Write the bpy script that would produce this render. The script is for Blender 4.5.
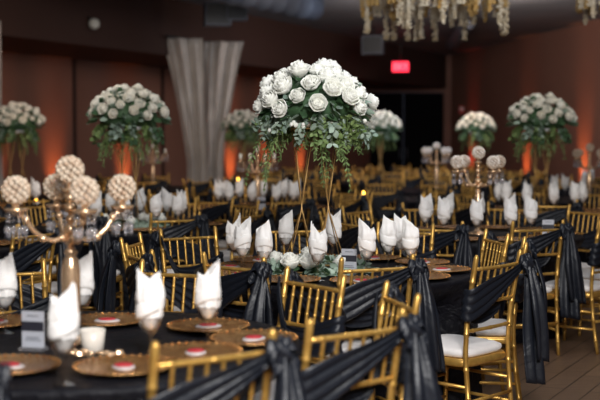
import bpy, math, random
from math import sin, cos, pi, radians as R, sqrt, atan2, exp
from mathutils import Vector, Matrix
random.seed(7)
for o in list(bpy.data.objects): bpy.data.objects.remove(o)
scn = bpy.context.scene
col = scn.collection

# ---------------------------------------------------------------- camera, world, lights, exposure
cd = bpy.data.cameras.new('camera'); cam = bpy.data.objects.new('camera', cd); col.objects.link(cam)
cam.location = (0, 0, 1.5); cam.rotation_euler = (R(90-3.09), 0, 0)
cd.sensor_width = 36; cd.lens = 69; cd.clip_end = 200
cd.dof.use_dof = True; cd.dof.focus_distance = 6.15; cd.dof.aperture_fstop = 2.0
scn.camera = cam
w = bpy.data.worlds.new('world'); scn.world = w; w.use_nodes = True
w.node_tree.nodes['Background'].inputs[0].default_value = (.30, .32, .42, 1)
w.node_tree.nodes['Background'].inputs[1].default_value = .1
scn.view_settings.view_transform = 'Standard'; scn.view_settings.look = 'None'
scn.view_settings.exposure = 0.0; scn.view_settings.gamma = 1; scn.view_settings.use_curve_mapping = False
def area(name, loc, size, energy, color, target=None, sy=None):
    l = bpy.data.lights.new(name, 'AREA'); l.shape = 'RECTANGLE'; l.size = size; l.size_y = sy or size
    l.energy = energy; l.color = color
    o = bpy.data.objects.new(name, l); col.objects.link(o); o.location = loc
    if target is not None: o.rotation_euler = (Vector(target)-Vector(loc)).to_track_quat('-Z', 'Y').to_euler()
    return o
area('ceiling_wash_light', (0.6, 0.3, 3.4), 1.5, 410, (1, .98, .96), (0.2, 6.0, 1.1))
area('ceiling_panel_light', (1.2, 6.0, 3.7), 2.0, 50, (.95, .97, 1), (1.2, 8.0, 0))
area('ceiling_panel_light', (2.4, 10.5, 3.7), 2.6, 34, (1, .95, .88), (2.4, 12.5, 0))
area('ceiling_panel_light', (-2.4, 9.5, 3.7), 2.2, 48, (1, .93, .85), (-2.2, 11.5, 0))
area('ceiling_panel_light', (0.5, 17, 3.7), 3.5, 34, (1, .82, .66), (0.5, 19, 0))
area('ceiling_fill', (0.8, 7, 2.95), 2.2, 36, (.72, .83, 1), (0.8, 7.5, 5))  # three upward fills, added out of view to brighten the ceiling and bounce
area('ceiling_fill', (1.8, 17.5, 3.3), 2.2, 60, (.66, .80, 1), (3.2, 23, 4.4))
area('ceiling_fill', (1.6, 14.5, 3.3), 2.2, 70, (.72, .83, 1), (2.6, 19.5, 4.6))
area('wall_fill', (3.0, 19, 3.8), 2.0, 95, (1, .80, .66), (5.0, 27, 2.2))  # three fills added out of view to brighten the brown walls, no fixtures
area('wall_fill', (2.0, 18.6, 3.8), 1.5, 95, (1, .78, .62), (2.6, 33, 2.9))
area('wall_fill', (-1.6, 12, 3.8), 2.0, 110, (1, .80, .66), (-4.2, 17.5, 1.9))

# wall lines in plan: the left soffit and wall recede at 25.6 degrees, the right wall comes forward
LD = Vector((.432, .902, 0)); LN = Vector((-.902, .432, 0))
SOF0 = Vector((-1.23, 21.7, 0)); SOF_Z = 2.9; CEIL = 3.86
def sof(t, off=0): return SOF0 + LD*t + LN*off
RW0 = Vector((4.32, 33, 0)); RW1 = Vector((6.0, 23, 0)); RD = (RW1-RW0).normalized()

# ---------------------------------------------------------------- materials
def mat(name, base, rough=.5, metal=0, bump=None, trans=0, spec=.5, sheen=0, emit=None, es=0, noise=None, ior=1.45, aniso=0, coat=0):
    m = bpy.data.materials.new(name); m.use_nodes = True; nt = m.node_tree; b = nt.nodes['Principled BSDF']
    b.inputs['Base Color'].default_value = (*base, 1); b.inputs['Roughness'].default_value = rough
    b.inputs['Metallic'].default_value = metal; b.inputs['Transmission Weight'].default_value = trans
    b.inputs['Specular IOR Level'].default_value = spec; b.inputs['IOR'].default_value = ior
    b.inputs['Sheen Weight'].default_value = sheen; b.inputs['Coat Weight'].default_value = coat
    if emit: b.inputs['Emission Color'].default_value = (*emit, 1); b.inputs['Emission Strength'].default_value = es
    tc = nt.nodes.new('ShaderNodeTexCoord')
    if noise:
        n = nt.nodes.new('ShaderNodeTexNoise'); n.inputs['Scale'].default_value = noise[0]; n.inputs['Detail'].default_value = 4
        r = nt.nodes.new('ShaderNodeValToRGB')
        r.color_ramp.elements[0].position = .35; r.color_ramp.elements[1].position = .65
        r.color_ramp.elements[0].color = (*base, 1); r.color_ramp.elements[1].color = (*noise[1], 1)
        nt.links.new(tc.outputs['Object'], n.inputs['Vector']); nt.links.new(n.outputs['Fac'], r.inputs[0])
        nt.links.new(r.outputs[0], b.inputs['Base Color'])
    if bump:
        n = nt.nodes.new('ShaderNodeTexNoise'); n.inputs['Scale'].default_value = bump[0]; n.inputs['Detail'].default_value = 5
        if len(bump) > 2: n.inputs['Distortion'].default_value = bump[2]
        bp = nt.nodes.new('ShaderNodeBump'); bp.inputs['Strength'].default_value = bump[1]; bp.inputs['Distance'].default_value = .02
        nt.links.new(tc.outputs['Object'], n.inputs['Vector']); nt.links.new(n.outputs['Fac'], bp.inputs['Height'])
        nt.links.new(bp.outputs[0], b.inputs['Normal'])
    return m
GOLD = mat('gold_paint', (.56, .31, .07), .34, .65, noise=(30, (.70, .42, .11)))
GOLDW = mat('gold_wire', (.50, .30, .11), .4, .6)
BRASS = mat('champagne_metal', (.85, .58, .36), .24, .75)
CUSH = mat('cushion_ivory', (.80, .76, .74), .8, sheen=.2, bump=(60, .1))
SATIN = mat('black_satin', (.009, .011, .017), .42, bump=(6, .6, .8), spec=.42)
CLOTH = mat('black_taffeta', (.006, .006, .009), .5, bump=(14, 1.0, 1.2), spec=.2)
NAP = mat('white_linen', (.88, .86, .84), .75, bump=(40, .15), sheen=.2)
GLASS = mat('clear_glass', (1, 1, 1), .03, trans=1, ior=1.45)
def thin_glass():
    m = bpy.data.materials.new('clear_glass'); m.use_nodes = True; nt = m.node_tree; nt.nodes.remove(nt.nodes['Principled BSDF'])
    t = nt.nodes.new('ShaderNodeBsdfTransparent'); t.inputs[0].default_value = (.99, .99, .99, 1)
    g = nt.nodes.new('ShaderNodeBsdfGlossy'); g.inputs['Roughness'].default_value = .05
    l = nt.nodes.new('ShaderNodeLayerWeight'); l.inputs[0].default_value = .34; mx = nt.nodes.new('ShaderNodeMixShader')
    nt.links.new(l.outputs['Facing'], mx.inputs[0]); nt.links.new(t.outputs[0], mx.inputs[1]); nt.links.new(g.outputs[0], mx.inputs[2])
    nt.links.new(mx.outputs[0], nt.nodes['Material Output'].inputs[0]); return m
GLASS = thin_glass()
FROST = mat('frosted_glass', (.80, .74, .66), .3, trans=.15)
CRYST = mat('crystal', (.66, .46, .32), .08, trans=.15, spec=1, ior=1.7, coat=1, noise=(45, (1, .87, .70)))  # light and dark colour noise paints sparkle into the beads
CRYST2 = mat('clear_crystal', (.95, .95, 1), .04, trans=.9, ior=1.6)
CHARG = mat('charger_gold', (.40, .17, .05), .24, .8, bump=(50, .35), noise=(30, (.70, .40, .15)))
RED = mat('red_print', (.45, .03, .04), .5)
FAVM = mat('favour_paper', (.50, .46, .46), .5)
CARDM = mat('silver_card', (.50, .52, .58), .35, .2)
WHT = mat('white_card', (.82, .82, .86), .5)
INK = mat('dark_print', (.02, .02, .03), .5)
ROSE = mat('white_petals', (.87, .87, .82), .6, sheen=.1, noise=(10, (.84, .84, .76)))
ROSEW = mat('cream_petals', (.80, .78, .70), .6, noise=(10, (.74, .69, .58)))
GARL = mat('cream_blossom', (.74, .68, .56), .7, noise=(8, (.56, .44, .26)))
GARG = mat('golden_blossom', (.50, .30, .09), .7, noise=(8, (.62, .44, .18)))
EUC = mat('eucalyptus_leaf', (.22, .31, .25), .55, noise=(12, (.38, .47, .38)))
FERN = mat('fern_leaf', (.12, .20, .06), .55, noise=(12, (.26, .35, .13)))
LEAFD = mat('dark_leaf', (.04, .09, .035), .5, noise=(12, (.07, .14, .07)))
WAX = mat('ivory_wax', (.85, .80, .70), .5)
FLAME = mat('candle_flame', (1, .6, .1), .5, emit=(1, .50, .06), es=14)
STEM = mat('plant_stem', (.08, .12, .04), .7)
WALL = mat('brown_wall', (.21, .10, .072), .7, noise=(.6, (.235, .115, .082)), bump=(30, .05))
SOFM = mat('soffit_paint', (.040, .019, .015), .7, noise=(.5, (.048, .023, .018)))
CEILM = mat('grey_ceiling', (.17, .175, .195), .9, noise=(.7, (.22, .225, .245)))
DUCTM = mat('grey_duct', (.10, .11, .135), .6, .1)
DARKM = mat('door_black', (.004, .004, .005), .9, spec=.1)
SHEER = mat('sheer_drape', (.42, .37, .33), .85, sheen=.3, bump=(5, .8), noise=(4, (.52, .47, .42)))
PLAST = mat('black_plastic', (.02, .02, .02), .4)
EXITM = mat('exit_red', (.6, .02, .03), .5, emit=(1, .02, .06), es=2.4)
EXITW = mat('exit_letters', (1, .3, .3), .5, emit=(1, .20, .22), es=1.6)
def upm(c): return mat('uplight_lens', (.9, .3, .05), .4, emit=c, es=6)
LENS = upm((1, .18, .03))
def floor_mat():
    m = bpy.data.materials.new('wood_planks'); m.use_nodes = True; nt = m.node_tree; b = nt.nodes['Principled BSDF']
    tc = nt.nodes.new('ShaderNodeTexCoord'); mp = nt.nodes.new('ShaderNodeMapping'); mp.inputs['Rotation'].default_value = (0, 0, R(-62))
    br = nt.nodes.new('ShaderNodeTexBrick'); br.inputs['Scale'].default_value = 1
    br.inputs['Brick Width'].default_value = 1.2; br.inputs['Row Height'].default_value = .15; br.inputs['Mortar Size'].default_value = .004
    br.inputs['Color1'].default_value = (.19, .115, .074, 1); br.inputs['Color2'].default_value = (.27, .165, .105, 1)
    br.inputs['Mortar'].default_value = (.02, .012, .009, 1); br.offset = .37
    n = nt.nodes.new('ShaderNodeTexNoise'); n.inputs['Scale'].default_value = 3; n.inputs['Detail'].default_value = 6
    mp2 = nt.nodes.new('ShaderNodeMapping'); mp2.inputs['Rotation'].default_value = (0, 0, R(-62)); mp2.inputs['Scale'].default_value = (1, 14, 1)
    mx = nt.nodes.new('ShaderNodeMixRGB'); mx.blend_type = 'MULTIPLY'; mx.inputs[0].default_value = .55
    nt.links.new(tc.outputs['Object'], mp.inputs[0]); nt.links.new(mp.outputs[0], br.inputs[0])
    nt.links.new(tc.outputs['Object'], mp2.inputs[0]); nt.links.new(mp2.outputs[0], n.inputs[0])
    nt.links.new(br.outputs['Color'], mx.inputs[1]); nt.links.new(n.outputs['Fac'], mx.inputs[2])
    nt.links.new(mx.outputs[0], b.inputs['Base Color']); b.inputs['Roughness'].default_value = .42
    return m
FLOOR = floor_mat()

# ---------------------------------------------------------------- mesh builder
class MB:
    def __init__(s): s.v = []; s.f = []; s.m = []
    def add(s, vs, fs, mi=0):
        n = len(s.v); s.v += [tuple(p) for p in vs]; s.f += [tuple(i+n for i in f) for f in fs]; s.m += [mi]*len(fs); return s
    def merge(s, o, M=Matrix.Identity(4), mi=None):
        n = len(s.v); s.v += [tuple(M @ Vector(p)) for p in o.v]; s.f += [tuple(i+n for i in f) for f in o.f]
        s.m += o.m if mi is None else [mi]*len(o.f); return s
    def box(s, c, d, mi=0, M=None):
        x, y, z = d[0]/2, d[1]/2, d[2]/2
        vs = [Vector((c[0]+a*x, c[1]+b*y, c[2]+e*z)) for a in (-1, 1) for b in (-1, 1) for e in (-1, 1)]
        if M: vs = [M @ v for v in vs]
        return s.add(vs, [(0,1,3,2), (4,6,7,5), (0,4,5,1), (2,3,7,6), (0,2,6,4), (1,5,7,3)], mi)
    def tube(s, pts, rad, seg=8, mi=0, caps=True):
        pts = [Vector(p) for p in pts]; n = len(pts)
        if not hasattr(rad, '__len__'): rad = [rad]*n
        vs = []; up = None
        for i, p in enumerate(pts):
            t = (pts[min(i+1, n-1)]-pts[max(i-1, 0)]).normalized()
            if up is None: up = t.orthogonal().normalized()
            up = (up - t*up.dot(t)).normalized(); q = t.cross(up)
            for k in range(seg):
                a = 2*pi*k/seg; vs.append(p+(up*cos(a)+q*sin(a))*rad[i])
        fs = [(i*seg+k, i*seg+(k+1) % seg, (i+1)*seg+(k+1) % seg, (i+1)*seg+k) for i in range(n-1) for k in range(seg)]
        if caps: fs += [tuple(range(seg))[::-1], tuple((n-1)*seg+k for k in range(seg))]
        return s.add(vs, fs, mi)
    def lathe(s, prof, seg=20, c=(0, 0, 0), mi=0):
        vs = []; n = len(prof)
        for r, z in prof:
            for k in range(seg):
                a = 2*pi*k/seg; vs.append((c[0]+r*cos(a), c[1]+r*sin(a), c[2]+z))
        fs = [(i*seg+k, i*seg+(k+1) % seg, (i+1)*seg+(k+1) % seg, (i+1)*seg+k) for i in range(n-1) for k in range(seg)]
        if prof[0][0] > 1e-5: fs.append(tuple(range(seg))[::-1])
        if prof[-1][0] > 1e-5: fs.append(tuple((n-1)*seg+k for k in range(seg)))
        return s.add(vs, fs, mi)
    def grid(s, fn, nu, nv, mi=0, closed=False):
        vs = [fn(i/nu, j/nv) for i in range(nu+(0 if closed else 1)) for j in range(nv+1)]
        fs = []
        for i in range(nu):
            i2 = (i+1) % nu if closed else i+1
            for j in range(nv): fs.append((i*(nv+1)+j, i2*(nv+1)+j, i2*(nv+1)+j+1, i*(nv+1)+j+1))
        return s.add(vs, fs, mi)
    def ball(s, c, r, seg=8, rings=5, mi=0, sz=1):
        return s.lathe([(max(1e-6, r*sin(pi*i/rings)), -r*sz*cos(pi*i/rings)) for i in range(rings+1)], seg, c, mi)
    def thick(s, t):
        # give an open sheet real thickness along its vertex normals
        me = bpy.data.meshes.new('t'); me.from_pydata(s.v, [], s.f); nn = [v.normal.copy() for v in me.vertices]
        n = len(s.v); cnt = {}
        for f in s.f:
            for a, b in zip(f, f[1:]+f[:1]):
                e = (min(a, b), max(a, b)); cnt.setdefault(e, []).append((a, b))
        v2 = [tuple(Vector(p)-nn[i]*t) for i, p in enumerate(s.v)]
        f2 = [tuple(i+n for i in f[::-1]) for f in s.f]; side = [(l[0][1], l[0][0], l[0][0]+n, l[0][1]+n) for l in cnt.values() if len(l) == 1]
        m0 = s.m[0]; s.v += v2; s.f += f2+side; s.m += s.m+[m0]*len(side); bpy.data.meshes.remove(me); return s
    def mesh(s, name, mats, smooth=True):
        me = bpy.data.meshes.new(name); me.from_pydata(s.v, [], s.f)
        for m in (mats if isinstance(mats, (list, tuple)) else [mats]): me.materials.append(m)
        me.polygons.foreach_set('material_index', s.m); me.polygons.foreach_set('use_smooth', [smooth]*len(s.f)); me.update()
        return me
    def build(s, name, mats, parent=None, smooth=True, sub=0):
        o = bpy.data.objects.new(name, s.mesh(name, mats, smooth)); col.objects.link(o)
        if parent: o.parent = parent
        if sub:
            md = o.modifiers.new('subdivision', 'SUBSURF'); md.levels = sub; md.render_levels = sub
        return o
def tag(o, label=None, cat=None, group=None, kind=None):
    if label: o['label'] = label
    if cat: o['category'] = cat
    if group: o['group'] = group
    if kind: o['kind'] = kind
    return o
def empty(name, loc=(0, 0, 0), rz=0):
    o = bpy.data.objects.new(name, None); col.objects.link(o); o.location = loc; o.rotation_euler = (0, 0, rz); o.empty_display_size = .1
    return o
def children(o): return KIDS.get(o.name, [])
KIDS = {}
def reg(root):
    for o in col.objects:
        if o.parent: KIDS.setdefault(o.parent.name, [])
    for o in col.objects:
        if o.parent and o.name not in [k.name for k in KIDS[o.parent.name]]: KIDS[o.parent.name].append(o)
def copy_tree(o, parent=None):
    c = o.copy(); col.objects.link(c)
    if parent: c.parent = parent
    KIDS[c.name] = []
    for ch in children(o): KIDS[c.name].append(copy_tree(ch, c))
    return c
class Proto:                                   # first use places the prototype itself, later uses copy it
    def __init__(s, root):
        s.root = root; s.used = False; reg(root)
    def place(s, loc, rz=0, label=None, cat=None, group=None, tilt=None, scale=None):
        if s.used: o = copy_tree(s.root)
        else: o = s.root; s.used = True
        o.location = loc; o.rotation_euler = (tilt[0] if tilt else 0, tilt[1] if tilt else 0, rz)
        if scale: o.scale = (scale,)*3
        tag(o, label, cat, group); return o
def px(x, d): return 300+1150*x/d
def py(z, d): return 138+(1.5-z)*1150/d

# ---------------------------------------------------------------- room shell
def wallseg(name, p, q, z0, z1, m, th=.15, kind='structure'):
    p, q = Vector((p[0], p[1], 0)), Vector((q[0], q[1], 0)); d = (q-p).normalized(); n = Vector((-d.y, d.x, 0))*th
    b = MB(); P = [p, q, q+n, p+n]
    vs = [(a.x, a.y, z0) for a in P]+[(a.x, a.y, z1) for a in P]
    b.add(vs, [(0,3,2,1), (4,5,6,7), (0,1,5,4), (1,2,6,5), (2,3,7,6), (3,0,4,7)])
    return tag(b.build(name, m, smooth=False), kind=kind)
b = MB(); b.box((0, 13, -.05), (32, 42, .1)); tag(b.build('floor', FLOOR, smooth=False), kind='structure')
b = MB(); b.box((0, 13, CEIL+.1), (32, 42, .2)); tag(b.build('ceiling', CEILM, smooth=False), kind='structure')
REC = 2.0
wl = wallseg('wall_left', sof(-29, REC), sof(12.3, REC), 0, CEIL, WALL)
# drop soffit along the left side
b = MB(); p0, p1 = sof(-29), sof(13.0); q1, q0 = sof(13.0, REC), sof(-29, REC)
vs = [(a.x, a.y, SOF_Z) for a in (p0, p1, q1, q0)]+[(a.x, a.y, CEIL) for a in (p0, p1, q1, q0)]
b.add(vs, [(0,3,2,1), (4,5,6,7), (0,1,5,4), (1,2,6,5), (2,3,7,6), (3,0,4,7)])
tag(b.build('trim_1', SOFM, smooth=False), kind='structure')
# back wall with the doorway
DX0, DX1, DZ = 1.82, 4.12, 2.80
wb = MB(); Y = 33
wb.box(((DX0-3)/2-.0, Y+.1, CEIL/2), (DX0+3, .2, CEIL)); wb.box(((DX1+5.0)/2, Y+.1, CEIL/2), (5.0-DX1, .2, CEIL))
wb.box(((DX0+DX1)/2, Y+.1, (DZ+CEIL)/2), (DX1-DX0, .2, CEIL-DZ))
tag(wb.build('wall_back', WALL, smooth=False), kind='structure')
dr = tag(empty('door_1', (DX0, Y+.12, 0)), kind='structure')
for k in range(2):
    b = MB(); b.box(((k+.5)*(DX1-DX0)/2, 0, DZ/2), ((DX1-DX0)/2-.02, .05, DZ-.02)); lf = b.build('door_leaf', DARKM, dr, False)
    b = MB(); hx = (DX1-DX0)/2+(-.1 if k == 0 else .1)
    b.tube([(hx, -.03, .9), (hx, -.07, .92), (hx, -.07, 1.2), (hx, -.03, 1.22)], .012); b.build('door_handle', DUCTM, lf)
wallseg('wall_right', RW0+Vector((0, 0, 0)), RW0+RD*40, 0, CEIL, WALL, .15)
wallseg('wall_rear', (16, -6), (-16, -6), 0, CEIL, WALL, .15)
# panel reveals on the left wall
for i, t in enumerate((-8.2, -5.0, -2.3, .6)):
    p = sof(t, REC-.03); b = MB(); b.box((0, 0, SOF_Z/2), (.05, .05, SOF_Z))
    o = b.build('trim_%d' % (i+2), SOFM, smooth=False); o.location = (p.x, p.y, 0); o.rotation_euler.z = R(-25.6); tag(o, kind='structure')
# ceiling services
def duct(name, p, q, r, label):
    b = MB(); n = 14; pts = [Vector(p).lerp(Vector(q), i/n) for i in range(n+1)]
    rr = []; P = []
    for i, c in enumerate(pts):
        P += [c]; rr += [r]
        if i < n:
            e = (pts[i+1]-c)*.04
            P += [c+e, c+e*2, c+e*3]; rr += [r*1.04, r*1.04, r]
    b.tube(P, rr, 20); return tag(b.build(name, DUCTM), label, 'duct')
duct('air_duct', (-2.6, 13.5, 3.62), (.2, 18.8, 3.62), .22, 'grey round ceiling duct running along the soffit above the drapes')
duct('air_duct', (3.2, 22.0, 3.7), (3.6, 27.5, 3.7), .13, 'grey round duct under the ceiling beyond the hanging garlands')
def spk(loc, rz, label, s=1):
    t = tag(empty('ceiling_speaker', loc, rz), label, 'speaker')
    b = MB(); b.box((0, 0, 0), (.34*s, .26*s, .30*s)); b.build('cabinet', DUCTM, t, False)
    b = MB(); b.box((0, -.135*s, 0), (.30*s, .012, .26*s)); b.build('grille', PLAST, t, False)
    b = MB(); top = CEIL-loc[2]; b.tube([(0, 0, .14*s), (0, 0, top)], .018); b.build('bracket', PLAST, t)
spk((-1.36, 19.0, 3.52), .2, 'grey box speaker under the ceiling left, above the drapes', 1.25)
spk((-1.05, 19.0, 3.57), .2, 'grey box speaker under the ceiling, just right of its twin', 1.0)
spk((1.55, 24.5, 3.46), -.2, 'grey box speaker hung from the ceiling, left of the exit sign', 1.3)
spk((1.35, 15, 3.33+.1), 0, 'grey box speaker hung from the ceiling behind the hanging garlands', 1.2)
# lit globe on the soffit
t = tag(empty('wall_globe_light', tuple(sof(-4.6, -.12))[:2]+(3.22,)), 'small white frosted globe lamp on the dark soffit, upper left', 'lamp')
b = MB(); b.ball((0, 0, 0), .085, 16, 10); b.build('globe', mat('frosted_globe', (.55, .55, .50), .4, bump=(30, .6)), t)
b = MB(); b.tube([(0, 0, .06), tuple(LN*.12+Vector((0, 0, .10)))], .02); b.build('bracket', PLAST, t)
# exit sign
t = tag(empty('exit_sign', (2.26, 26, 3.10)), 'red lit EXIT sign hanging high in front of the black doorway', 'exit sign')
b = MB(); b.box((0, 0, 0), (.36, .07, .22)); b.build('housing', EXITM, t, False)
b = MB(); b.tube([(0, 0, .11), (0, 0, CEIL-3.10)], .012); b.build('hanger', PLAST, t)
b = MB()
for i, L in enumerate('EXIT'):
    x0 = -.12+i*.08
    def st(x1, z1, x2, z2):
        a, c = Vector((x0+x1*.8, -.038, z1*.9)), Vector((x0+x2*.8, -.038, z2*.9)); b.tube([a, c], .009, 4)
    if L == 'E': st(-.03, -.07, -.03, .07); [st(-.03, z, .03, z) for z in (-.07, 0, .07)]
    if L == 'X': st(-.03, -.07, .03, .07); st(-.03, .07, .03, -.07)
    if L == 'I': st(0, -.07, 0, .07)
    if L == 'T': st(0, -.07, 0, .07); st(-.035, .07, .035, .07)
b.build('lettering', EXITW, t, False)
# fire alarm beside the doorway
rp = RW0+RD*1.5; t = tag(empty('fire_alarm', (4.72, 28.0, 2.27)), 'small red fire alarm strobe on the wall right of the doorway', 'alarm')
b = MB(); b.box((0, 0, 0), (.14, .06, .2)); b.build('body', mat('alarm_red', (.5, .03, .02), .4), t, False)
b = MB(); b.box((0, -.04, .03), (.09, .03, .06)); b.build('strobe', WHT, t, False)
t.location = tuple(RW0+RD*1.2+Vector((-.06, 0, 2.27)))
# uplights along the walls
def uplight(p, inward, label, e=26, c=(1, .30, .09)):
    t = tag(empty('uplight', (p.x, p.y, 0)), label, 'uplight')
    b = MB(); b.lathe([(.08, 0), (.09, .02), (.09, .16), (.075, .2), (.06, .2), (.06, .17)], 16); b.build('housing', PLAST, t)
    b = MB(); b.lathe([(.001, .175), (.058, .178)], 16); b.build('lens', LENS, t)
    l = bpy.data.lights.new('uplight_beam', 'SPOT'); l.energy = e*1.0; l.color = c; l.spot_size = R(42); l.spot_blend = 1; l.shadow_soft_size = .12
    o = bpy.data.objects.new('uplight_beam', l); col.objects.link(o); o.parent = t; o.location = (0, 0, .22)
    o.rotation_euler = Vector((-inward.x*.34, -inward.y*.34, 1)).to_track_quat('-Z', 'Y').to_euler()
def wall_left_at(P):
    # point on the left wall seen at photo column P
    k = (P-300)/1150; o = SOF0+LN*(REC-.3); t = (k*o.y-o.x)/(LD.x-k*LD.y); return o+LD*t
def wall_right_at(P):
    k = (P-300)/1150; o = RW0+Vector((-.3, 0, 0)); t = (k*o.y-o.x)/(RD.x-k*RD.y); return o+RD*t
for P, nm, e in ((-70, 'outermost left', 120), (9, 'at left edge', 150), (68, 'behind the front candelabra', 170), (137, 'behind left tall bouquet', 190), (242, 'right of the drapes', 230), (277, 'second right of the drapes', 230), (311, 'third right of the drapes', 200)):
    p = wall_left_at(P); uplight(p, -LN, 'black round floor uplight glowing orange on left wall, '+nm, e)
for P, nm, e, c in ((461, 'nearest the doorway', 200, (1, .08, .03)), (514, 'left of right tall bouquet', 220, (1, .27, .08)), (569, 'right of right tall bouquet', 300, (1, .29, .08))):
    uplight(wall_right_at(P), Vector((-1, 0, 0)), 'black round floor uplight glowing on right wall, '+nm, e, c)
# drapes on the soffit
def drape(x, d, w0, w1, ztop, label, gather=0):
    def fn(u, v):
        k = v; z = ztop*(1-v)
        wd = w0+(w1-w0)*min(1, v*1.5)**.8
        X = (u-.5)*wd+gather*min(1, v*1.5)**.8
        Yy = .05*sin(u*23+sin(v*5+u*4)*1.2)+.05*sin(u*11+v*3)+.02*sin(u*53+v*4)
        return (X, Yy, z)
    b = MB(); b.grid(fn, 90, 24); b.thick(.004)
    o = b.build('sheer_drape', SHEER); o.location = (x, d, 0.01); return tag(o, label, 'drape')
drape(-1.99, 19.55, .70, .34, 3.17, 'pale sheer drape hanging from the soffit, left of the pair', .24)
drape(-1.33, 20.35, .70, .32, 3.18, 'pale sheer drape hanging from the soffit, right of the pair', -.20)
drape(-4.28, 15.45, .6, .6, 3.05, 'pale sheer drape at the upper left edge of the room')
b = MB(); a0, a1 = sof(-2.6, -.13), sof(-.2, -.13); b.tube([(a0.x, a0.y, 3.2), (a1.x, a1.y, 3.2)], .018)
tag(b.build('drape_rod', PLAST), 'thin black rod holding the pair of pale drapes', 'curtain rod')

# ---------------------------------------------------------------- chair
def post_path(sx):
    P = [(.178*sx, -.245, 0), (.182*sx, -.215, .2), (.185*sx, -.195, .44), (.187*sx, -.205, .62), (.19*sx, -.235, .80), (.192*sx, -.262, .94)]
    return [Vector(p) for p in P]
def turned(b, P, r, marks, seg=10):
    # tube with bamboo rings at the given fractions
    L = [0]
    for a, c in zip(P, P[1:]): L.append(L[-1]+(c-a).length)
    def at(t):
        s = t*L[-1]
        for i in range(len(P)-1):
            if s <= L[i+1]+1e-9: return P[i].lerp(P[i+1], (s-L[i])/(L[i+1]-L[i]))
        return P[-1]
    ts = {0: r*.85, 1: r*.55, .985: r}
    for i in range(1, 12): ts[i/12] = r
    e = .007/L[-1]
    for m in marks: ts[m-e] = r; ts[m-e*.5] = r*1.22; ts[m+e*.5] = r*1.22; ts[m+e] = r
    k = sorted(ts); b.tube([at(t) for t in k], [ts[t] for t in k], seg)
def post(sx, seg=10):
    b = MB(); turned(b, post_path(sx), .0128, (.1, .25, .40, .58, .72, .86), seg); return b
def fleg(sx, seg=10):
    b = MB(); turned(b, [Vector((.188*sx, .195, 0)), Vector((.183*sx, .18, .40))], .0125, (.2, .45, .7), seg); return b
def yb(z):
    P = post_path(1)
    for a, c in zip(P, P[1:]):
        if z <= c.z: return a.y+(c.y-a.y)*(z-a.z)/(c.z-a.z)
    return P[-1].y
def rail(z, r=.0092, bow=.012, seg=8):
    b = MB(); turned(b, [Vector((.188*(-1+i/4), yb(z)-bow*(1-(-1+i/4)**2), z)) for i in range(9)], r, (.12, .5, .88), seg); return b
def spindle(i, seg=8):
    x = -.188+(i+1)*.376/7; b = MB(); bow = .012*(1-(x/.188)**2)
    turned(b, [Vector((x, yb(.70)-bow, .70)), Vector((x, yb(.87)-bow, .87))], .0066, (.3, .7), seg); return b
def sup(a, n, x, y):   # superellipse
    c, s = cos(a), sin(a); return (x*abs(c)**(2/n)*(1 if c > 0 else -1), y*abs(s)**(2/n)*(1 if s > 0 else -1))
def ringmesh(x, y, prof, seg=40, n=6, cy=0):
    b = MB(); vs = []
    for r, z in prof:
        for k in range(seg):
            q = sup(2*pi*k/seg, n, x+r, y+r); vs.append((q[0]*(1-.06*(q[1] < 0)), q[1]+cy, z))
    m = len(prof); fs = [(i*seg+k, i*seg+(k+1) % seg, (i+1)*seg+(k+1) % seg, (i+1)*seg+k) for i in range(m-1) for k in range(seg)]
    fs += [tuple(range(seg))[::-1], tuple((m-1)*seg+k for k in range(seg))]
    return b.add(vs, fs)
def seatframe(): return ringmesh(.205, .205, [(-.02, .383), (0, .386), (.006, .397), (.006, .412), (0, .424), (-.02, .425)])
def cushion(): return ringmesh(.19, .19, [(-.02, .426), (.002, .429), (.010, .445), (.006, .460), (-.015, .470), (-.07, .475), (-.13, .478)], 40, 5)
def stretchers():
    b = MB()
    for z in (.17, .29):
        for sx in (-1, 1): b.tube([(.181*sx, -.215, z), (.186*sx, .185, z)], .009, 8)
    b.tube([(-.186, .188, .13), (.186, .188, .13)], .009, 8); b.tube([(-.185, .185, .25), (.185, .185, .25)], .009, 8)
    b.tube([(-.181, -.218, .22), (.181, -.218, .22)], .009, 8); return b
def sash_band(res=1):
    # loop round both posts: wide at the left post, gathered into the knot at the right post
    b = MB()
    def fn(u, v):
        # u around the loop, v from bottom to top of the cloth
        if u < .46: x = .205-(u/.46)*.41; side = -1
        elif u < .54: x = -.205; side = -1+2*(u-.46)/.08
        else: x = -.205+((u-.54)/.46)*.41; side = 1
        f = (.205-x)/.41                      # 0 at the knot, 1 at the left post
        if side < 0: zc = .878-.18*f**.9; hh = .022+.064*min(1, f*1.3)
        else: zc = .878-.18*min(1, f/.22)**.8-.05*sin(pi*f); hh = .022+.05*min(1, f*1.3)
        if abs(side) < .99: zc = .698; hh = .078
        z = zc+(v-.5)*2*hh
        yc = yb(min(max(z, .45), .93)); off = .027+.008*sin(pi*f)
        pl = .006*sin(v*23+f*3)+.004*sin(v*47+2*f)
        y = yc+side*(off)+(pl if side < 0 else -pl)-.010*(1-(x/.205)**2)
        xx = x-(.016 if abs(side) < .99 else 0)
        return (xx, y, z)
    b.grid(fn, 44*res, 18*res); b.thick(.003); return b
def tail(dx, zb, wd, ph, res=1, y0=-.30):
    b = MB()
    def fn(u, v):
        z = .875-(.875-zb)*v-.03*(u-.5)*(v > .9)
        w_ = .035+(wd-.035)*min(1, v*2.2)**.8
        x = .205+dx*v+(u-.5)*w_+.012*sin(v*5+ph)
        y = y0-.035*sin(min(1, v*2)*pi*.5)+.016*sin(u*12+ph+v*1.5)*(.5+v*.6)+.02*sin(v*4+ph)
        return (x, y, z)
    b.grid(fn, 16*res, 20*res); b.thick(.003); return b
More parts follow.
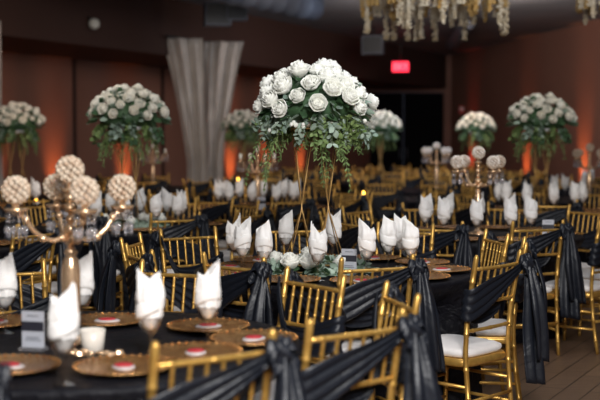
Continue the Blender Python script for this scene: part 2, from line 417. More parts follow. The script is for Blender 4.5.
def knot():
    b = MB()
    def fn(u, v):
        a = u*2*pi; p = pi*v; r = .030*(1+.18*sin(3*a+4*p)+.1*cos(5*a))
        return (.205+r*1.1*sin(p)*cos(a), -.288+r*1.1*sin(p)*sin(a), .875-r*1.35*cos(p))
    b.grid(fn, 24, 14, closed=True)
    return b
def loopbow(sx, s=1):
    s *= .72
    b = MB()
    def fn(u, v):
        a = u*2*pi; L = .085*s
        cx = L*(.5-.5*cos(a)); cz = .030*sin(a)*(.4+cx/L)
        wv = (v-.5)*(.03+.05*cx/L)
        return (.205+sx*cx*.85, -.298-cx*.12+wv*.55+.004*sin(v*18+a), .878+cz-cx*.25+wv*.6)
    b.grid(fn, 22, 8, closed=True); b.thick(.002); return b
def make_chair(flip=False):
    root = empty('chiavari_chair')
    for sx in (-1, 1): post(sx).build('back_post', GOLD, root); fleg(sx).build('leg', GOLD, root)
    seatframe().build('seat_frame', GOLD, root); cushion().build('seat_cushion', CUSH, root)
    stretchers().build('stretcher', GOLD, root)
    for z, n in ((.87, 'crest_rail'), (.70, 'back_rail'), (.565, 'back_rail')): rail(z).build(n, GOLD, root)
    for i in range(6): spindle(i).build('spindle', GOLD, root)
    s = sash_band(); fm = Matrix.Scale(-1, 4, (1, 0, 0)) if flip else Matrix.Identity(4)
    so = MB().merge(s, fm).build('sash', SATIN, root)
    MB().merge(knot(), fm).build('sash_knot', SATIN, so)
    MB().merge(loopbow(-1), fm).merge(loopbow(1, .8), fm).build('sash_bow', SATIN, so)
    MB().merge(tail(.02, .27, .155, .3), fm).build('sash_tail', SATIN, so)
    MB().merge(tail(.045, .38, .13, 2.1, y0=-.318), fm).build('sash_tail', SATIN, so)
    return root
def make_far_chair():
    root = empty('chiavari_chair'); b = MB()
    for sx in (-1, 1): b.merge(post(sx, 6)).merge(fleg(sx, 6))
    b.merge(seatframe()).merge(stretchers())
    for z in (.87, .70, .565): b.merge(rail(z, seg=6))
    for i in range(6): b.merge(spindle(i, 5))
    b.build('frame', GOLD, root); cushion().build('seat_cushion', CUSH, root)
    MB().merge(sash_band()).merge(knot()).merge(loopbow(-1)).merge(tail(.02, .27, .155, .3)).merge(tail(.045, .38, .13, 2.1, y0=-.318)).build('sash', SATIN, root)
    return root
CH = Proto(make_chair()); CHF = Proto(make_far_chair())

# ---------------------------------------------------------------- table, cloth and place setting
TR, TZ = .80, .75
def make_table():
    root = empty('round_table'); b = MB(); b.lathe([(TR-.03, TZ-.028), (TR-.012, TZ-.026), (TR-.008, TZ-.016), (TR-.012, TZ-.006), (TR-.03, TZ-.004)], 48)
    b.build('tabletop', mat('table_wood', (.25, .16, .09), .5), root)
    for k in range(4):
        a = pi/4+k*pi/2; b = MB(); b.tube([(.45*cos(a), .45*sin(a), TZ-.028), (.52*cos(a), .52*sin(a), 0)], .014, 8); b.build('leg', DUCTM, root)
    return root
def make_cloth(seed, bulge, base, gap=None):
    rnd = random.Random(seed); hs = [(rnd.randint(9, 26), rnd.uniform(0, 6.28), rnd.uniform(.3, 1)) for _ in range(6)]
    def fn(u, v):
        a = u*2*pi
        if v < .4:
            r = TR*(v/.4)**.8; z = TZ
            return (max(r, 1e-4)*cos(a), max(r, 1e-4)*sin(a), z+.0015*sin(7*a+r*9)*(v > .05)*(v < .36))
        k = max(0, (v-.4)/.6)
        wv = sum(c*sin(n*a+p+k*.8) for n, p, c in hs)/3.2
        r = TR+.006*min(1, k*20)+.03*k+.035*(k**.8)*wv
        da = abs((a/(pi/5)+.5) % 1-.5)*36          # degrees from the nearest seat, which pushes the cloth in
        push = 1-.85*bulge+.85*bulge/(1+(da/17)**10)
        if gap is not None: push = min(1-exp(-min(50, (abs((math.degrees(a)-g_+180) % 360-180)/11)**4)) for g_ in gap)
        push *= min(1, max(0, (k-.04)/.24)); r = r+(base+.008*wv-r)*push
        z = TZ-.004-(TZ-.012)*k if k > 0 else TZ
        if 0 < k < .05: z = TZ-.05*(TZ)*k/.05*.6; 
        return (r*cos(a), r*sin(a), z)
    b = MB(); b.grid(fn, 220, 40, closed=True); o = b.build('tablecloth', CLOTH); return o
TABLE = Proto(make_table()); CL = [Proto(make_cloth(3, 0, .585)), Proto(make_cloth(5, 0, .565, (-17, -56))), Proto(make_cloth(8, .15, .635))]
def make_goblet():
    root = empty('goblet'); H = .155
    b = MB(); b.lathe([(.0005, .004), (.034, .003), (.036, .0), (.036, .0025), (.012, .008), (.0045, .016), (.004, .06), (.007, .068), (.022, .078), (.034, .095), (.039, .12), (.037, H), (.0355, H), (.037, .12), (.032, .097), (.018, .082), (.0005, .078)], 24)
    b.build('bowl', GLASS, root); return root
def goblet_mesh():
    b = MB(); b.lathe([(.0005, .004), (.034, .003), (.036, .0), (.036, .0025), (.012, .008), (.005, .016), (.005, .076), (.010, .085), (.023, .097), (.034, .115), (.039, .135), (.039, .147), (.0375, .147), (.0375, .135), (.0325, .117), (.018, .101), (.0005, .095)], 24)
    return b.build('water_goblet', GLASS)
GOB = Proto(goblet_mesh())
def napkin(seed):
    rnd = random.Random(seed); p1 = rnd.uniform(-.06, .10)
    pk = [(p1, rnd.uniform(.295, .32), .31), (p1+rnd.uniform(.44, .56), rnd.uniform(.265, .30), .28)]
    if seed in (3, 9): pk = [(p1, .315, .40), (p1+.22, .285, .36)]
    lean = rnd.uniform(-.12, .12); SH = rnd.uniform(.215, .24)
    def layer(sc, dz, off):
        def fn(u, v):
            a = 2*pi*(u+off); top = SH
            for c, h, wd in pk:
                dd = abs((u+off-c+.5) % 1-.5)
                top = max(top, SH+(h-SH)*max(0, 1-dd/wd)**(.5 if seed in (3, 9) else .68))
            z = .100+(top+dz-.100)*v
            k = max(0, (z-.100)/.045)
            r = .008+.026*min(1, k)**.6+.010*sin(min(1, max(0, (z-.12)/.14))*pi)+.003*(z > .20)
            r *= sc; r += (.0020*sin(7*a+z*24)+.0025*sin(4*a-z*44))*min(1, k)
            ex = max(0, z-SH)
            r = max(.003, r-ex*.14*sc)
            return (r*1.05*cos(a)+lean*ex+.16*ex*cos(a), r*.85*sin(a)*(1-ex*4), z)
        return fn
    b = MB(); b.grid(layer(1, 0, 0), 56, 28, closed=True)
    b.thick(.0025); c = MB(); c.grid(layer(.70, -.015, .15), 40, 18, closed=True); c.thick(.002); b.merge(c)
    # folded cuff crossing the body
    c = MB(); c.grid(lambda u, v: ((.0465+.003*sin(v*pi))*cos(u*2*pi), (.0465+.003*sin(v*pi))*.86*sin(u*2*pi), .155+.05*v+.018*sin(u*2*pi+seed)), 40, 5, closed=True); c.thick(.002); b.merge(c)
    return Proto(b.build('folded_napkin', NAP))
NAPS = [napkin(s) for s in (1, 2, 3, 5, 9)]
def charger():
    root = empty('charger_plate')
    b = MB(); b.lathe([(.001, .001), (.09, .001), (.105, .002), (.16, .012), (.165, .0145), (.163, .0165), (.155, .0145), (.105, .006), (.09, .0045), (.001, .0045)], 48); b.build('plate', CHARG, root)
    b = MB()
    for k in range(36):
        a = 2*pi*k/36; b.ball((.158*cos(a), .158*sin(a), .0165), .0045, 6, 4)
    b.build('beaded_rim', CHARG, root); return root
CHG = Proto(charger())
def favour():
    root = empty('wrapped_favour')
    def oval(x, y, z0, z1, m, n):
        b = MB(); b.lathe([(.0005, z0), (1, z0), (1.04, (z0+z1)/2), (.9, z1), (.0005, z1+.002)], 20); b.v = [(p[0]*x, p[1]*y, p[2]) for p in b.v]; return b.build(n, m, root)
    oval(.036, .052, 0, .008, FAVM, 'wrapper'); oval(.030, .034, .0085, .013, RED, 'red_centre')
    return root
FAV = Proto(favour())
def candelabra(plain=False):
    root = empty('crystal_candelabra')
    b = MB(); b.lathe([(.075, 0), (.08, .006), (.07, .014), (.03, .026), (.02, .04), (.026, .06), (.033, .10), (.034, .27), (.027, .305), (.018, .32), (.026, .332), (.018, .344), (.012, .35)], 24)
    b.build('base', BRASS, root)
    b = MB(); z = .35
    for i in range(5):
        r = (.020, .025, .017, .022, .017)[i]; z += r; b.ball((0, 0, z), r, 14, 8, sz=1.0); z += r*.95
    b.tube([(0, 0, .27), (0, 0, .56)], .008); b.build('stem', BRASS, root)
    rnd = random.Random(4)
    gb = MB()
    def globe(c, r=.052):
        g = MB(); n = 64
        for i in range(n):
            zz = 1-2*(i+.5)/n; rr = sqrt(1-zz*zz); a = i*2.39996
            g.ball((c[0]+r*.86*rr*cos(a), c[1]+r*.86*rr*sin(a), c[2]+r*.86*zz), .0098, 6, 4)
        return g
    def candle(c):
        g = MB(); g.lathe([(.015, 0), (.016, .004), (.016, .055), (.0005, .056)], 10, c); return g
    top = MB(); top.lathe([(.008, .545), (.03, .555), (.034, .565), (.012, .562), (.012, .60), (.008, .60)], 16); top.build('candle_cup', BRASS, root)
    if plain: candle((0, 0, .60)).build('candle', WAX, root)
    else: globe((0, 0, .632)).build('crystal_globe', CRYST, root, False)
    for k in range(4):
        a = R(26)+k*pi/2; e = Vector((cos(a), sin(a), 0))
        pts = [(0, .40), (.03, .385), (.06, .375), (.10, .385), (.135, .415), (.16, .455), (.18, .475), (.195, .485)]
        b = MB(); b.tube([e*r+Vector((0, 0, z)) for r, z in pts], [.0095]*8, 8)
        for r, z in pts[1::2]: b.ball(tuple(e*r+Vector((0, 0, z))), .016, 8, 6)
        ar = b.build('arm', BRASS, root); c = e*.195
        b = MB(); b.lathe([(.006, .474), (.042, .488), (.046, .498), (.013, .495), (.013, .525), (.009, .525)], 16, (c.x, c.y, 0)); b.build('candle_cup', BRASS, ar)
        if plain:
            candle((c.x, c.y, .525)).build('candle', WAX, ar)
        else: globe((c.x, c.y, .562)).build('crystal_globe', CRYST, ar, False)
        b = MB()
        for j in range(6):
            q = 2*pi*j/6; x, y = c.x+.034*cos(q), c.y+.034*sin(q)
            for m in range(3): b.ball((x, y, .484-m*.016), .006, 6, 4)
            b.lathe([(.0005, -.055), (.010, -.016), (.0005, 0)], 6, (x, y, .438))
        b.build('crystal_drop', CRYST2, ar)
    return root
CAND = Proto(candelabra()); CAND2 = Proto(candelabra(True))

# roses and foliage
def rose_mesh(seed, m):
    rnd = random.Random(seed); b = MB()
    def petal(ang, rad, h, open_, wd):
        def fn(u, v):
            a = ang+(u-.5)*wd; k = v
            r = rad*(.25+.75*sin(min(1, k*1.1)*pi/2))*(1+open_*k*k*.5)-rad*.12*(abs(u-.5)*2)**2*k
            z = h*k*(1-.18*(abs(u-.5)*2)**2)-open_*.014*max(0, k-.75)*4*k
            r += .0025*sin(u*9+seed)*k
            return (r*cos(a), r*sin(a), z)
        c = MB(); c.grid(fn, 7, 6); c.thick(.0012); b.merge(c)
    for rad, h, op, n, wd in ((.010, .066, -.5, 3, 2.6), (.018, .067, -.35, 4, 2.1), (.027, .064, -.25, 4, 2.0), (.036, .058, -.1, 5, 1.75), (.045, .048, .12, 6, 1.5)):
        p = rnd.uniform(0, 6)
        for i in range(n): petal(p+2*pi*i/n+rnd.uniform(-.15, .15), rad, h*rnd.uniform(.95, 1.05), op, wd)
    b.ball((0, 0, .028), .030, 10, 7)
    return b.mesh('rose', m)
ROSES = [rose_mesh(s, ROSE) for s in (1, 2, 3)]
def leaf(b, base, d, L, W, mi, rnd, curl=.2):
    d = Vector(d).normalized(); s = d.cross(Vector((rnd.uniform(-1, 1), rnd.uniform(-1, 1), rnd.uniform(.2, 1)))).normalized(); n = s.cross(d)
    base = Vector(base); vs = []
    for t, wd in ((0, .12), (.3, .85), (.6, .95), (.85, .55), (1, .04)):
        c = base+d*L*t-Vector((0, 0, curl*L*t*t))
        vs += [c-s*W*wd*.5+n*W*.12, c, c+s*W*wd*.5+n*W*.12]
    fs = []
    for i in range(4): fs += [(i*3, i*3+1, i*3+4, i*3+3), (i*3+1, i*3+2, i*3+5, i*3+4)]
    b.add(vs, fs, mi)
def spray(b, p, d, L, rnd, mi, lw=.035, droop=.6, n=12, fern=False):
    p = Vector(p); d = Vector(d).normalized(); pts = [p]
    for i in range(n):
        d = (d+Vector((rnd.uniform(-.1, .1), rnd.uniform(-.1, .1), -droop/n*1.6))).normalized(); p = p+d*L/n; pts.append(p)
        q = d.orthogonal().normalized(); q.rotate(Matrix.Rotation(rnd.uniform(0, 6.28), 3, d))
        if fern:
            for sg in (-1, 1):
                for _ in range(2):
                    e = (q*sg+d*.7+Vector((rnd.uniform(-.3, .3),)*3)).normalized(); leaf(b, p, e, lw*1.5*(1-.5*i/n), lw*.35, mi, rnd)
        else:
            for sg in (-1, 1): leaf(b, p, (q*sg+d*.5), lw*1.2, lw, mi, rnd)
    b.tube(pts, .0022, 5, 3)
def make_bouquet():
    root = empty('flower_arrangement'); rnd = random.Random(11)
    # origin: centre of the dish at the top of the stand
    RX, RZ = .305, .245
    n = 44; idx = 0
    for i in range(n):
        zz = 1-.95*(i+.5)/n; rr = sqrt(max(0, 1-zz*zz)); a = i*2.39996+rnd.uniform(-.12, .12)
        k = rnd.uniform(.90, 1.05); p = Vector((RX*rr*cos(a)*k, RX*rr*sin(a)*k, .055+RZ*zz*k))
        nrm = Vector((rr*cos(a)/RX, rr*sin(a)/RX, zz/RZ)).normalized()
        o = bpy.data.objects.new('rose', ROSES[i % 3]); col.objects.link(o); o.parent = root
        sc = rnd.uniform(1.05, 1.32)
        if p.z < .16: sc *= .9
        o.location = p-nrm*.02; o.rotation_euler = (nrm+Vector((rnd.uniform(-.2, .2), rnd.uniform(-.2, .2), 0))).to_track_quat('Z', 'Y').to_euler(); o.scale = (sc,)*3
    b = MB(); b.lathe([(.001, .01), (.17, .02), (.235, .06), (.24, .11), (.20, .18), (.12, .245), (.001, .275)], 24); b.build('moss_dome', LEAFD, root)
    b = MB()
    for i in range(330):                           # leaves tucked between roses
        a = rnd.uniform(0, 6.283); zz = rnd.uniform(-.2, .95); rr = sqrt(1-zz*zz)
        p = (RX*.84*rr*cos(a), RX*.84*rr*sin(a), .07+RZ*.88*zz); leaf(b, p, (rr*cos(a)+rnd.uniform(-.5,.5), rr*sin(a)+rnd.uniform(-.5,.5), zz*.6-.1), rnd.uniform(.05, .085), .034, rnd.choice((0, 2, 2)), rnd)
    for i in range(64):                            # eucalyptus skirt
        a = rnd.uniform(0, 6.283); L = rnd.uniform(.10, .19)
        spray(b, (.13*cos(a), .13*sin(a), .04), (cos(a), sin(a), rnd.uniform(-.3, .35)), L+.05, rnd, rnd.choice((0, 0, 1)), rnd.choice((.022, .03, .034)), rnd.uniform(.5, 1.3), 9)
    for i in range(34):                            # hanging fern
        a = rnd.uniform(0, 6.283); r0 = rnd.uniform(.04, .24)
        spray(b, (r0*cos(a), r0*sin(a), 0.0), (.5*cos(a), .5*sin(a), -.35), rnd.uniform(.20, .42)*(1 if abs(a-5) < .5 or abs(a-3.4) < .5 else .45), rnd, 1, .024, 1.2, 14, True)
    f = b.build('foliage', [EUC, FERN, LEAFD, STEM], root, True)
    b = MB()
    for i in range(26):                            # small filler blossoms
        a = rnd.uniform(0, 6.283); r0 = rnd.uniform(.24, .30); b.ball((r0*cos(a), r0*sin(a), rnd.uniform(-.05, .10)), rnd.uniform(.009, .016), 7, 5)
    b.build('filler_blossom', ROSE, root)
    b = MB(); b.lathe([(.001, -.02), (.11, -.015), (.14, .02), (.135, .022), (.1, 0), (.001, -.005)], 28); b.build('dish', WHT, root)
    return root
BQ = Proto(make_bouquet())
def small_bouquet():
    # simpler far version: same roses, fewer parts
    root = empty('flower_arrangement'); rnd = random.Random(5); b = MB()
    for i in range(46):
        zz = 1-.95*(i+.5)/46; rr = sqrt(max(0, 1-zz*zz)); a = i*2.39996; k = rnd.uniform(.88, 1.05)
        nrm = Vector((rr*cos(a), rr*sin(a), zz*1.2)).normalized(); me = ROSES[i % 3]
        M = Matrix.Translation((.29*rr*cos(a)*k, .29*rr*sin(a)*k, .09+.205*zz*k)) @ nrm.to_track_quat('Z', 'Y').to_matrix().to_4x4() @ Matrix.Scale(rnd.uniform(.8, 1.1), 4)
        b.add([M @ v.co for v in me.vertices], [tuple(p.vertices) for p in me.polygons])
    b.build('rose_cluster', ROSEW, root)
    b = MB(); b.lathe([(.001, .01), (.17, .02), (.235, .06), (.24, .11), (.20, .17), (.12, .225), (.001, .24)], 20); b.build('moss_dome', LEAFD, root)
    b = MB()
    for i in range(120):
        a = rnd.uniform(0, 6.283); zz = rnd.uniform(-.1, .98); rr = sqrt(1-zz*zz)
        leaf(b, (.27*rr*cos(a), .27*rr*sin(a), .07+.21*zz), (rr*cos(a), rr*sin(a), zz*.6), .09, .045, rnd.choice((0, 2)), rnd)
    for i in range(30):
        a = rnd.uniform(0, 6.283); spray(b, (.16*cos(a), .16*sin(a), .04), (cos(a), sin(a), rnd.uniform(-.5, .2)), rnd.uniform(.12, .20), rnd, rnd.choice((0, 2, 1)), .036, 1.2, 7)
    for i in range(16):
        a = rnd.uniform(0, 6.283); spray(b, (.12*cos(a), .12*sin(a), 0.0), (.6*cos(a), .6*sin(a), -.3), rnd.uniform(.2, .36), rnd, 1, .028, 1.3, 12, True)
    b.build('foliage', [EUC, FERN, LEAFD, STEM], root)
    b = MB(); b.lathe([(.001, -.02), (.11, -.015), (.14, .02), (.135, .022), (.1, 0), (.001, -.005)], 20); b.build('dish', WHT, root)
    return root
BQF = Proto(small_bouquet())
def make_stand():
    root = empty('centerpiece_stand'); H = .80
    for cx in (-.085, .085):
        for sx in (-1, 1):
            for sy in (-1, 1):
                b = MB(); b.tube([(cx+sx*.085, sy*.085, .006), (cx*.9+sx*.004, sy*.006, .33), (cx*.85-sx*.055, -sy*.055, H)], .0033, 6); b.build('rod', GOLDW, root)
    b = MB(); b.lathe([(.205, 0), (.21, .004), (.205, .008), (.195, .008), (.19, .004), (.195, 0), (.205, 0)], 40); b.build('base_ring', GOLDW, root)
    b = MB(); b.lathe([(.001, H-.004), (.14, H-.004), (.143, H), (.14, H+.004), (.001, H+.004)], 32); b.build('top_plate', GOLDW, root)
    return root
STAND = Proto(make_stand())
def make_wreath():
    root = empty('table_wreath'); rnd = random.Random(21)
    b = MB()
    for i in range(44):
        a = rnd.uniform(0, 6.283); spray(b, (.16*cos(a), .16*sin(a), .02), (cos(a)*.7-sin(a)*.7, sin(a)*.7+cos(a)*.7, .35), rnd.uniform(.10, .15), rnd, rnd.choice((0, 0, 2)), .036, .8, 5)
    b.v = [(p[0], p[1], max(.003, p[2])) for p in b.v]
    b.build('foliage', [EUC, FERN, LEAFD, STEM], root)
    for i, (x, y, s) in enumerate(((-.10, -.17, 1.0), (-.04, -.19, .9), (-.13, -.11, .9), (.12, -.14, .8), (.16, .05, .9), (-.02, .18, .9), (-.17, .05, .8))):
        o = bpy.data.objects.new('rose', ROSES[i % 3]); col.objects.link(o); o.parent = root; o.location = (x, y, .025); o.scale = (s,)*3
        o.rotation_euler = (.3, x*2, i)
    return root
WRE = Proto(make_wreath())
def make_votive():
    root = empty('votive_candle'); b = MB(); b.lathe([(.0005, 0), (.026, 0), (.030, .004), (.036, .062), (.034, .062), (.028, .008), (.0005, .005)], 24); b.build('glass_holder', FROST, root)
    b = MB(); b.lathe([(.0005, .008), (.027, .009), (.0325, .052), (.0005, .050)], 20); b.build('wax', WAX, root)
    b = MB(); b.tube([(0, 0, .049), (.001, 0, .058)], .001, 5); b.build('wick', INK, root)
    return root
def make_lit():
    root = make_votive(); b = MB(); b.lathe([(.0005, .056), (.011, .066), (.012, .074), (.006, .09), (.0005, .10)], 10); b.build('flame', FLAME, root)
    return root
VOT = Proto(make_votive()); LIT = Proto(make_lit())
def make_card(tall=True):
    root = empty('table_number_card'); b = MB(); b.box((0, 0, .006), (.09, .05, .012)); b.build('stand', CRYST2, root, False)
    b = MB(); b.box((0, 0, .075), (.085, .006, .126)); cd_ = b.build('card', CARDM, root, False)
    b = MB(); b.box((0, -.0036, .085), (.084, .001, .034)); b.build('printed_band', INK, cd_, False)
    b = MB()
    for z, w_ in ((.045, .05), (.036, .06), (.122, .045)): b.box((0, -.0036, z), (w_, .001, .003))
    tag(b.build('printed_lines', DUCTM, cd_, False), kind='stuff')
    return root
CARD = Proto(make_card())

# seats and settings that stand out of the regular ring: (x, y, turn in degrees)
CHX = {(0, 'near side rightward'): (-.385, 3.46, 34), (0, 'right side, nearer'): (.03, 3.865, 36.6), (0, 'right side'): (.13, 4.253, 102.6),
       (0, 'far right'): (-.143, 4.69, 127.7), (0, 'far side'): (-.64, 5.0, 160), (1, 'near side rightward'): (.37, 5.70, 9), (1, 'near side'): (.265, 5.70, 24),
       (1, 'near side leftward'): (-.162, 5.72, -38), (1, 'near right'): (.785, 5.79, 46.8), (1, 'far left'): (-.56, 6.98, 213), (1, 'right side, farther'): (.93, 6.86, 100),
       (1, 'right side'): (.99, 6.38, 80), (2, 'near side rightward'): (1.54, 8.05, 18), (2, 'near right'): (1.99, 8.20, 50)}
GOX = {0: [(-.715, 3.45), (-.505, 3.85), (-.33, 4.09), (-1.13, 4.37), (-.845, 4.42)],
       1: [(-.315, 6.30), (-.193, 6.12), (-.085, 6.95), (.094, 6.0), (.205, 7.0), (.36, 6.17), (.50, 6.5), (.61, 6.33), (-.38, 6.62), (.585, 6.66)]}
CGX = {0: [(-.36, 4.48), (-.17, 4.20), (-.36, 3.93), (-.57, 3.68), (-.94, 3.69), (-.78, 4.62), (-1.22, 4.58)]}
# ---------------------------------------------------------------- lay out the tables
DIRS = [(-90, 'near side'), (-67.5, 'near side rightward'), (-45, 'near right'), (-22.5, 'right side, nearer'), (0, 'right side'),
        (22.5, 'right side, farther'), (45, 'far right'), (67.5, 'far side rightward'), (90, 'far side'), (112.5, 'far side leftward'),
        (135, 'far left'), (157.5, 'left side, farther'), (180, 'left side'), (-157.5, 'left side, nearer'), (-135, 'near left'), (-112.5, 'near side leftward')]
def dname(a): return min(DIRS, key=lambda t: abs((a-t[0]+180) % 360-180))[1]
#        x,    y,   offset, centrepiece, description, chair overrides {index: (angle, radius, twist)}
TAB = [
 (-.80, 4.17, 10, 'cand', 'front left candelabra table', {}),
 (.20, 6.50, -7, 'bouq', 'centre tall rose table', {}),
 (1.38, 8.90, -4, 'cand', 'mid right candelabra table', {}),
 (-1.42, 9.75, 5, 'bouqf', 'left tall bouquet table', {}),
 (2.45, 11.7, 12, 'bouqf', 'right tall bouquet table', {}),
 (-2.72, 7.95, 5, 'vot', 'left edge table', {}),
 (-.45, 12.2, 0, 'cand', 'candelabra table behind centre', {}),
 (-2.65, 12.6, 20, 'lit', 'votive table behind left bouquet', {}),
 (-3.9, 10.7, 8, 'vot', 'leftmost votive table', {}),
 (-3.6, 14.6, 4, 'bouqf', 'far left bouquet table', {}),
 (1.0, 14.2, 15, 'lit', 'votive table behind centre', {}),
 (3.5, 13.9, 0, 'cand', 'right edge candelabra table', {}),
 (1.96, 16.5, 9, 'cand', 'doorway candelabra table', {}),
 (-2.2, 17.2, 22, 'cand', 'candelabra table by drapes', {}),
 (-.40, 16.0, 22, 'lit', 'far votive table', {}),
 (-.92, 18.6, 0, 'bouqf', 'bouquet table by drapes', {}),
 (1.35, 19.3, 3, 'bouqf', 'bouquet table at doorway', {}),
 (3.12, 20.4, 10, 'bouqf', 'far right bouquet table', {}),
 (4.55, 16.6, 10, 'vot', 'farthest right edge table', {}),
 (.4, 22.6, 10, 'vot', 'rearmost left table', {}),
 (2.6, 23.8, 0, 'vot', 'rearmost right table', {}),
]
def inview(x, y, z, m=50):
    return y > 1.5 and -m < px(x, y) < 600+m and py(z, y) < 400+m*.4
rj = random.Random(99); placed = []
for ti, (tx, ty, off, cp, desc, ov) in enumerate(TAB):
    near = ty < 10; vnear = ty < 7
    TABLE.place((tx, ty, 0), rj.uniform(0, 3), 'round folding table under the black cloth of the '+desc, 'table', 'round banquet tables')
    CL[min(ti, 2)].place((tx, ty, 0), R(off+36*rj.randint(0, 9)*(ti > 1)), 'black crinkled cloth to the floor on the '+desc, 'tablecloth', 'black tablecloths')
    cand_rz = 0
    if cp == 'cand' and ti in (6, 13): CAND2.place((tx, ty, TZ+.003), 0, 'gold candelabra with plain candles on the '+desc, 'candelabra', 'plain gold candelabras')
    elif cp == 'cand': CAND.place((tx-.035 if ti == 0 else tx, ty, TZ+.003), 0, 'gold candelabra with crystal globes on the '+desc, 'candelabra', 'crystal candelabras')
    if cp in ('bouq', 'bouqf'):
        cx_ = tx-.115 if ti == 1 else tx
        if ti == 3: cx_ = -1.45
        STAND.place((cx_, ty, TZ+.003), .15 if ti == 1 else rj.uniform(0, 3), 'tall gold wire stand on the '+desc, 'flower stand', 'gold flower stands')
        (BQ if cp == 'bouq' else BQF).place((cx_, ty, TZ+.003+.80+.026), 0 if ti == 1 else rj.uniform(0, 6), 'domed white rose arrangement with greenery atop the stand, '+desc, 'flower arrangement', 'white rose arrangements', scale=1.0 if ti == 1 else 1.03)
        if near: WRE.place((cx_, ty, TZ+.003), ti*.0+(ti > 1)*2, 'white blooms and eucalyptus around the stand foot, '+desc, 'wreath', 'low table greenery', scale=1.25)
    if cp == 'vot': VOT.place((tx, ty, TZ+.003), 0, 'cream votive candle in glass on the '+desc, 'candle', 'votive candles')
    if cp == 'lit': LIT.place((tx-.22, ty-.1, TZ+.003), 0, 'lit votive candle on the '+desc, 'candle', 'votive candles')
    for k in range(10):
        ang = off+36*k
        if ang > 180: ang -= 360
        dn = dname(ang); a = R(ang); ca, sa = cos(a), sin(a)
        ja = rj.uniform(-1.2, 1.2); jr = rj.uniform(-.01, .04); jt = rj.uniform(-3, 3)
        aa = a+R(ja); rr = .925+jr
        cx, cy = tx+rr*cos(aa), ty+rr*sin(aa); rz = aa+pi/2+R(jt if not vnear else jt*.4)
        if (ti, dn) in CHX: cx, cy, rz = CHX[(ti, dn)]; rz = R(rz)
        if ti > 3:
            if any((cx-x)**2+(cy-y)**2 < .55 and t != ti for x, y, t in placed) or any(t != ti and (cx-q[0])**2+(cy-q[1])**2 < 1.28 for t, q in enumerate(TAB)): continue
            if (cx+1.7)**2+(cy-19.9)**2 < 1.1 or (cx+4.28)**2+(cy-15.45)**2 < .6: continue
        placed.append((cx, cy, ti))
        if inview(cx, cy, .92):
            (CH if near else CHF).place((cx, cy, 0), rz, 'gold chair with black sash, %s of the %s' % (dn, desc), 'chair', 'gold chiavari chairs')
        gx, gy = tx+.42*cos(a+R(12)), ty+.42*sin(a+R(12)); pp = (tx+.60*ca, ty+.60*sa)
        if ti in GOX: gx, gy = GOX[ti][k] if k < len(GOX[ti]) else (0, 0); dg = dname(math.degrees(atan2(gy-ty, gx-tx)))
        else: dg = dn
        if ti in CGX: pp = CGX[ti][k] if k < len(CGX[ti]) else (0, 0); dp = dname(math.degrees(atan2(pp[1]-ty, pp[0]-tx)))
        else: dp = dn
        if inview(gx, gy, .9) and (ty < 14 or ti in (18,)):
            GOB.place((gx, gy, TZ+.002), 0, 'clear stemmed goblet, %s of the %s' % (dg, desc), 'glass', 'goblets')
            NAPS[(k*3+ti) % 5].place((gx, gy, TZ+.003), rj.choice((0, pi))+rj.uniform(-.6, .6), 'white peaked napkin in goblet, %s of the %s' % (dg, desc), 'napkin', 'folded napkins')
        if inview(pp[0], pp[1], .75):
            if ty < 13: CHG.place((pp[0], pp[1], TZ+.0035), rj.uniform(0, 6), 'gold charger plate, %s of the %s' % (dp, desc), 'plate', 'charger plates')
            if vnear: FAV.place((pp[0], pp[1], TZ+.009), a-pi/2+rj.uniform(-.3, .3), 'small white favour with red centre, %s of the %s' % (dp, desc), 'favour', 'favours on the chargers')
# table number cards
for x, y, l in ((-.94, 4.02, 'front left candelabra table'), (.27, 6.30, 'centre tall rose table'), (-.40, 11.85, 'candelabra table behind centre'), (1.85, 8.55, 'mid right candelabra table'), (-1.95, 9.5, 'left tall bouquet table')):
    CARD.place((x, y, TZ+.003), rj.uniform(-.3, .3), 'white and black table card standing on the '+l, 'table card', 'table cards')
LIT.place((-1.01, 18.75, TZ+.003), 0, 'tiny lit votive candle at the foot of the bouquet beside the drapes', 'candle', 'votive candles')
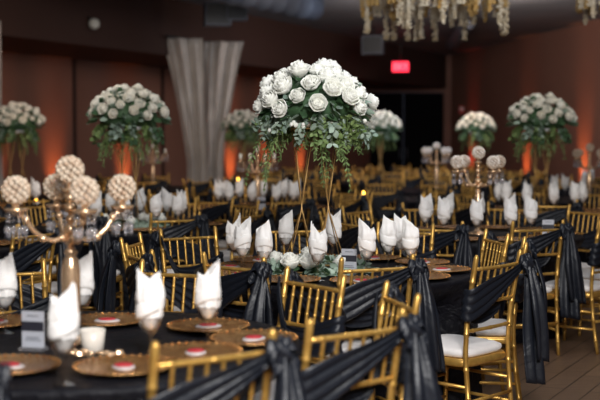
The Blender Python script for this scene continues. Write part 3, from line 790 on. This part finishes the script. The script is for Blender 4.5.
# front table candle and gold beads
VOT.place((-.727, 4.0, TZ+.003), 0, scale=1.25, label='cream votive candle in glass beside the gold nuggets, front left table', cat='candle', group='votive candles')
b = MB(); rn = random.Random(3)
nug = None
for i in range(9):
    b = MB()
    def fn(u, v, s=i):
        a = u*2*pi; p = v*pi; r = .013*(1+.2*sin(3*a+s)*sin(p)+.15*cos(4*p+s)); return (r*1.3*sin(p)*cos(a), r*sin(p)*sin(a), -r*.8*cos(p)+.012)
    b.grid(fn, 12, 8, closed=True); o = b.build('gold_nugget', BRASS)
    o.location = (-.80+.022*i+rn.uniform(-.01, .01), 3.92+rn.uniform(-.03, .03)-.004*i, TZ+.002)
    tag(o, 'small shiny gold nugget scattered beside the votive on the front left table', 'ornament', 'gold nuggets by the votive')

# ---------------------------------------------------------------- hanging flower chandelier
def strand_mesh(seed, L, m):
    rnd = random.Random(seed); b = MB(); z = 0
    b.tube([(0, 0, .0), (0, 0, -L)], .003, 5)
    n = int(L*260)
    for i in range(n):
        z = -L*i/n; a = rnd.uniform(0, 6.283); r = rnd.uniform(.008, .040)*(1-.3*(i/n)**4)*(.8+.2*sin(i/n*9+seed))
        c = (r*cos(a), r*sin(a), z+rnd.uniform(-.01, .01)); s = rnd.uniform(.012, .020)
        b.ball(c, s, 5, 3, sz=.7)
    return b.mesh('garland', m)
def chandelier(c, rad, label, lens, seed):
    root = tag(empty('floral_chandelier', c), label, 'hanging flowers'); rnd = random.Random(seed)
    b = MB()
    for rr in (rad, rad*.6):
        b.tube([(rr*cos(t*pi/20), rr*sin(t*pi/20), 0) for t in range(41)], .012, 8)
    for k in range(4): b.tube([(rad*cos(k*pi/2), rad*sin(k*pi/2), 0), (0, 0, CEIL-c[2])], .004, 5)
    b.build('ring_frame', PLAST, root)
    ms = [strand_mesh(seed+i, l, GARG if i % 3 == 1 else GARL) for i, l in enumerate(lens)]
    for k in range(74):
        rr = rad if k % 3 else rad*.6; a = 2*pi*k/74+rnd.uniform(-.05, .05)
        o = bpy.data.objects.new('garland', ms[rnd.randrange(len(ms))]); col.objects.link(o); o.parent = root
        o.location = (rr*cos(a), rr*sin(a), 0); o.rotation_euler.z = rnd.uniform(0, 6)
    return root
chandelier((1.40, 12.1, 3.12), .74, 'ring of hanging cream and gold wisteria garlands at the top of the room', (.30, .36, .42, .55, .38, .33, .50, .28), 40)
chandelier((3.62, 12.4, 3.22), .62, 'ring of hanging cream garlands at the upper right corner', (.30, .36, .46, .34), 60)
print('objects', len(bpy.data.objects))
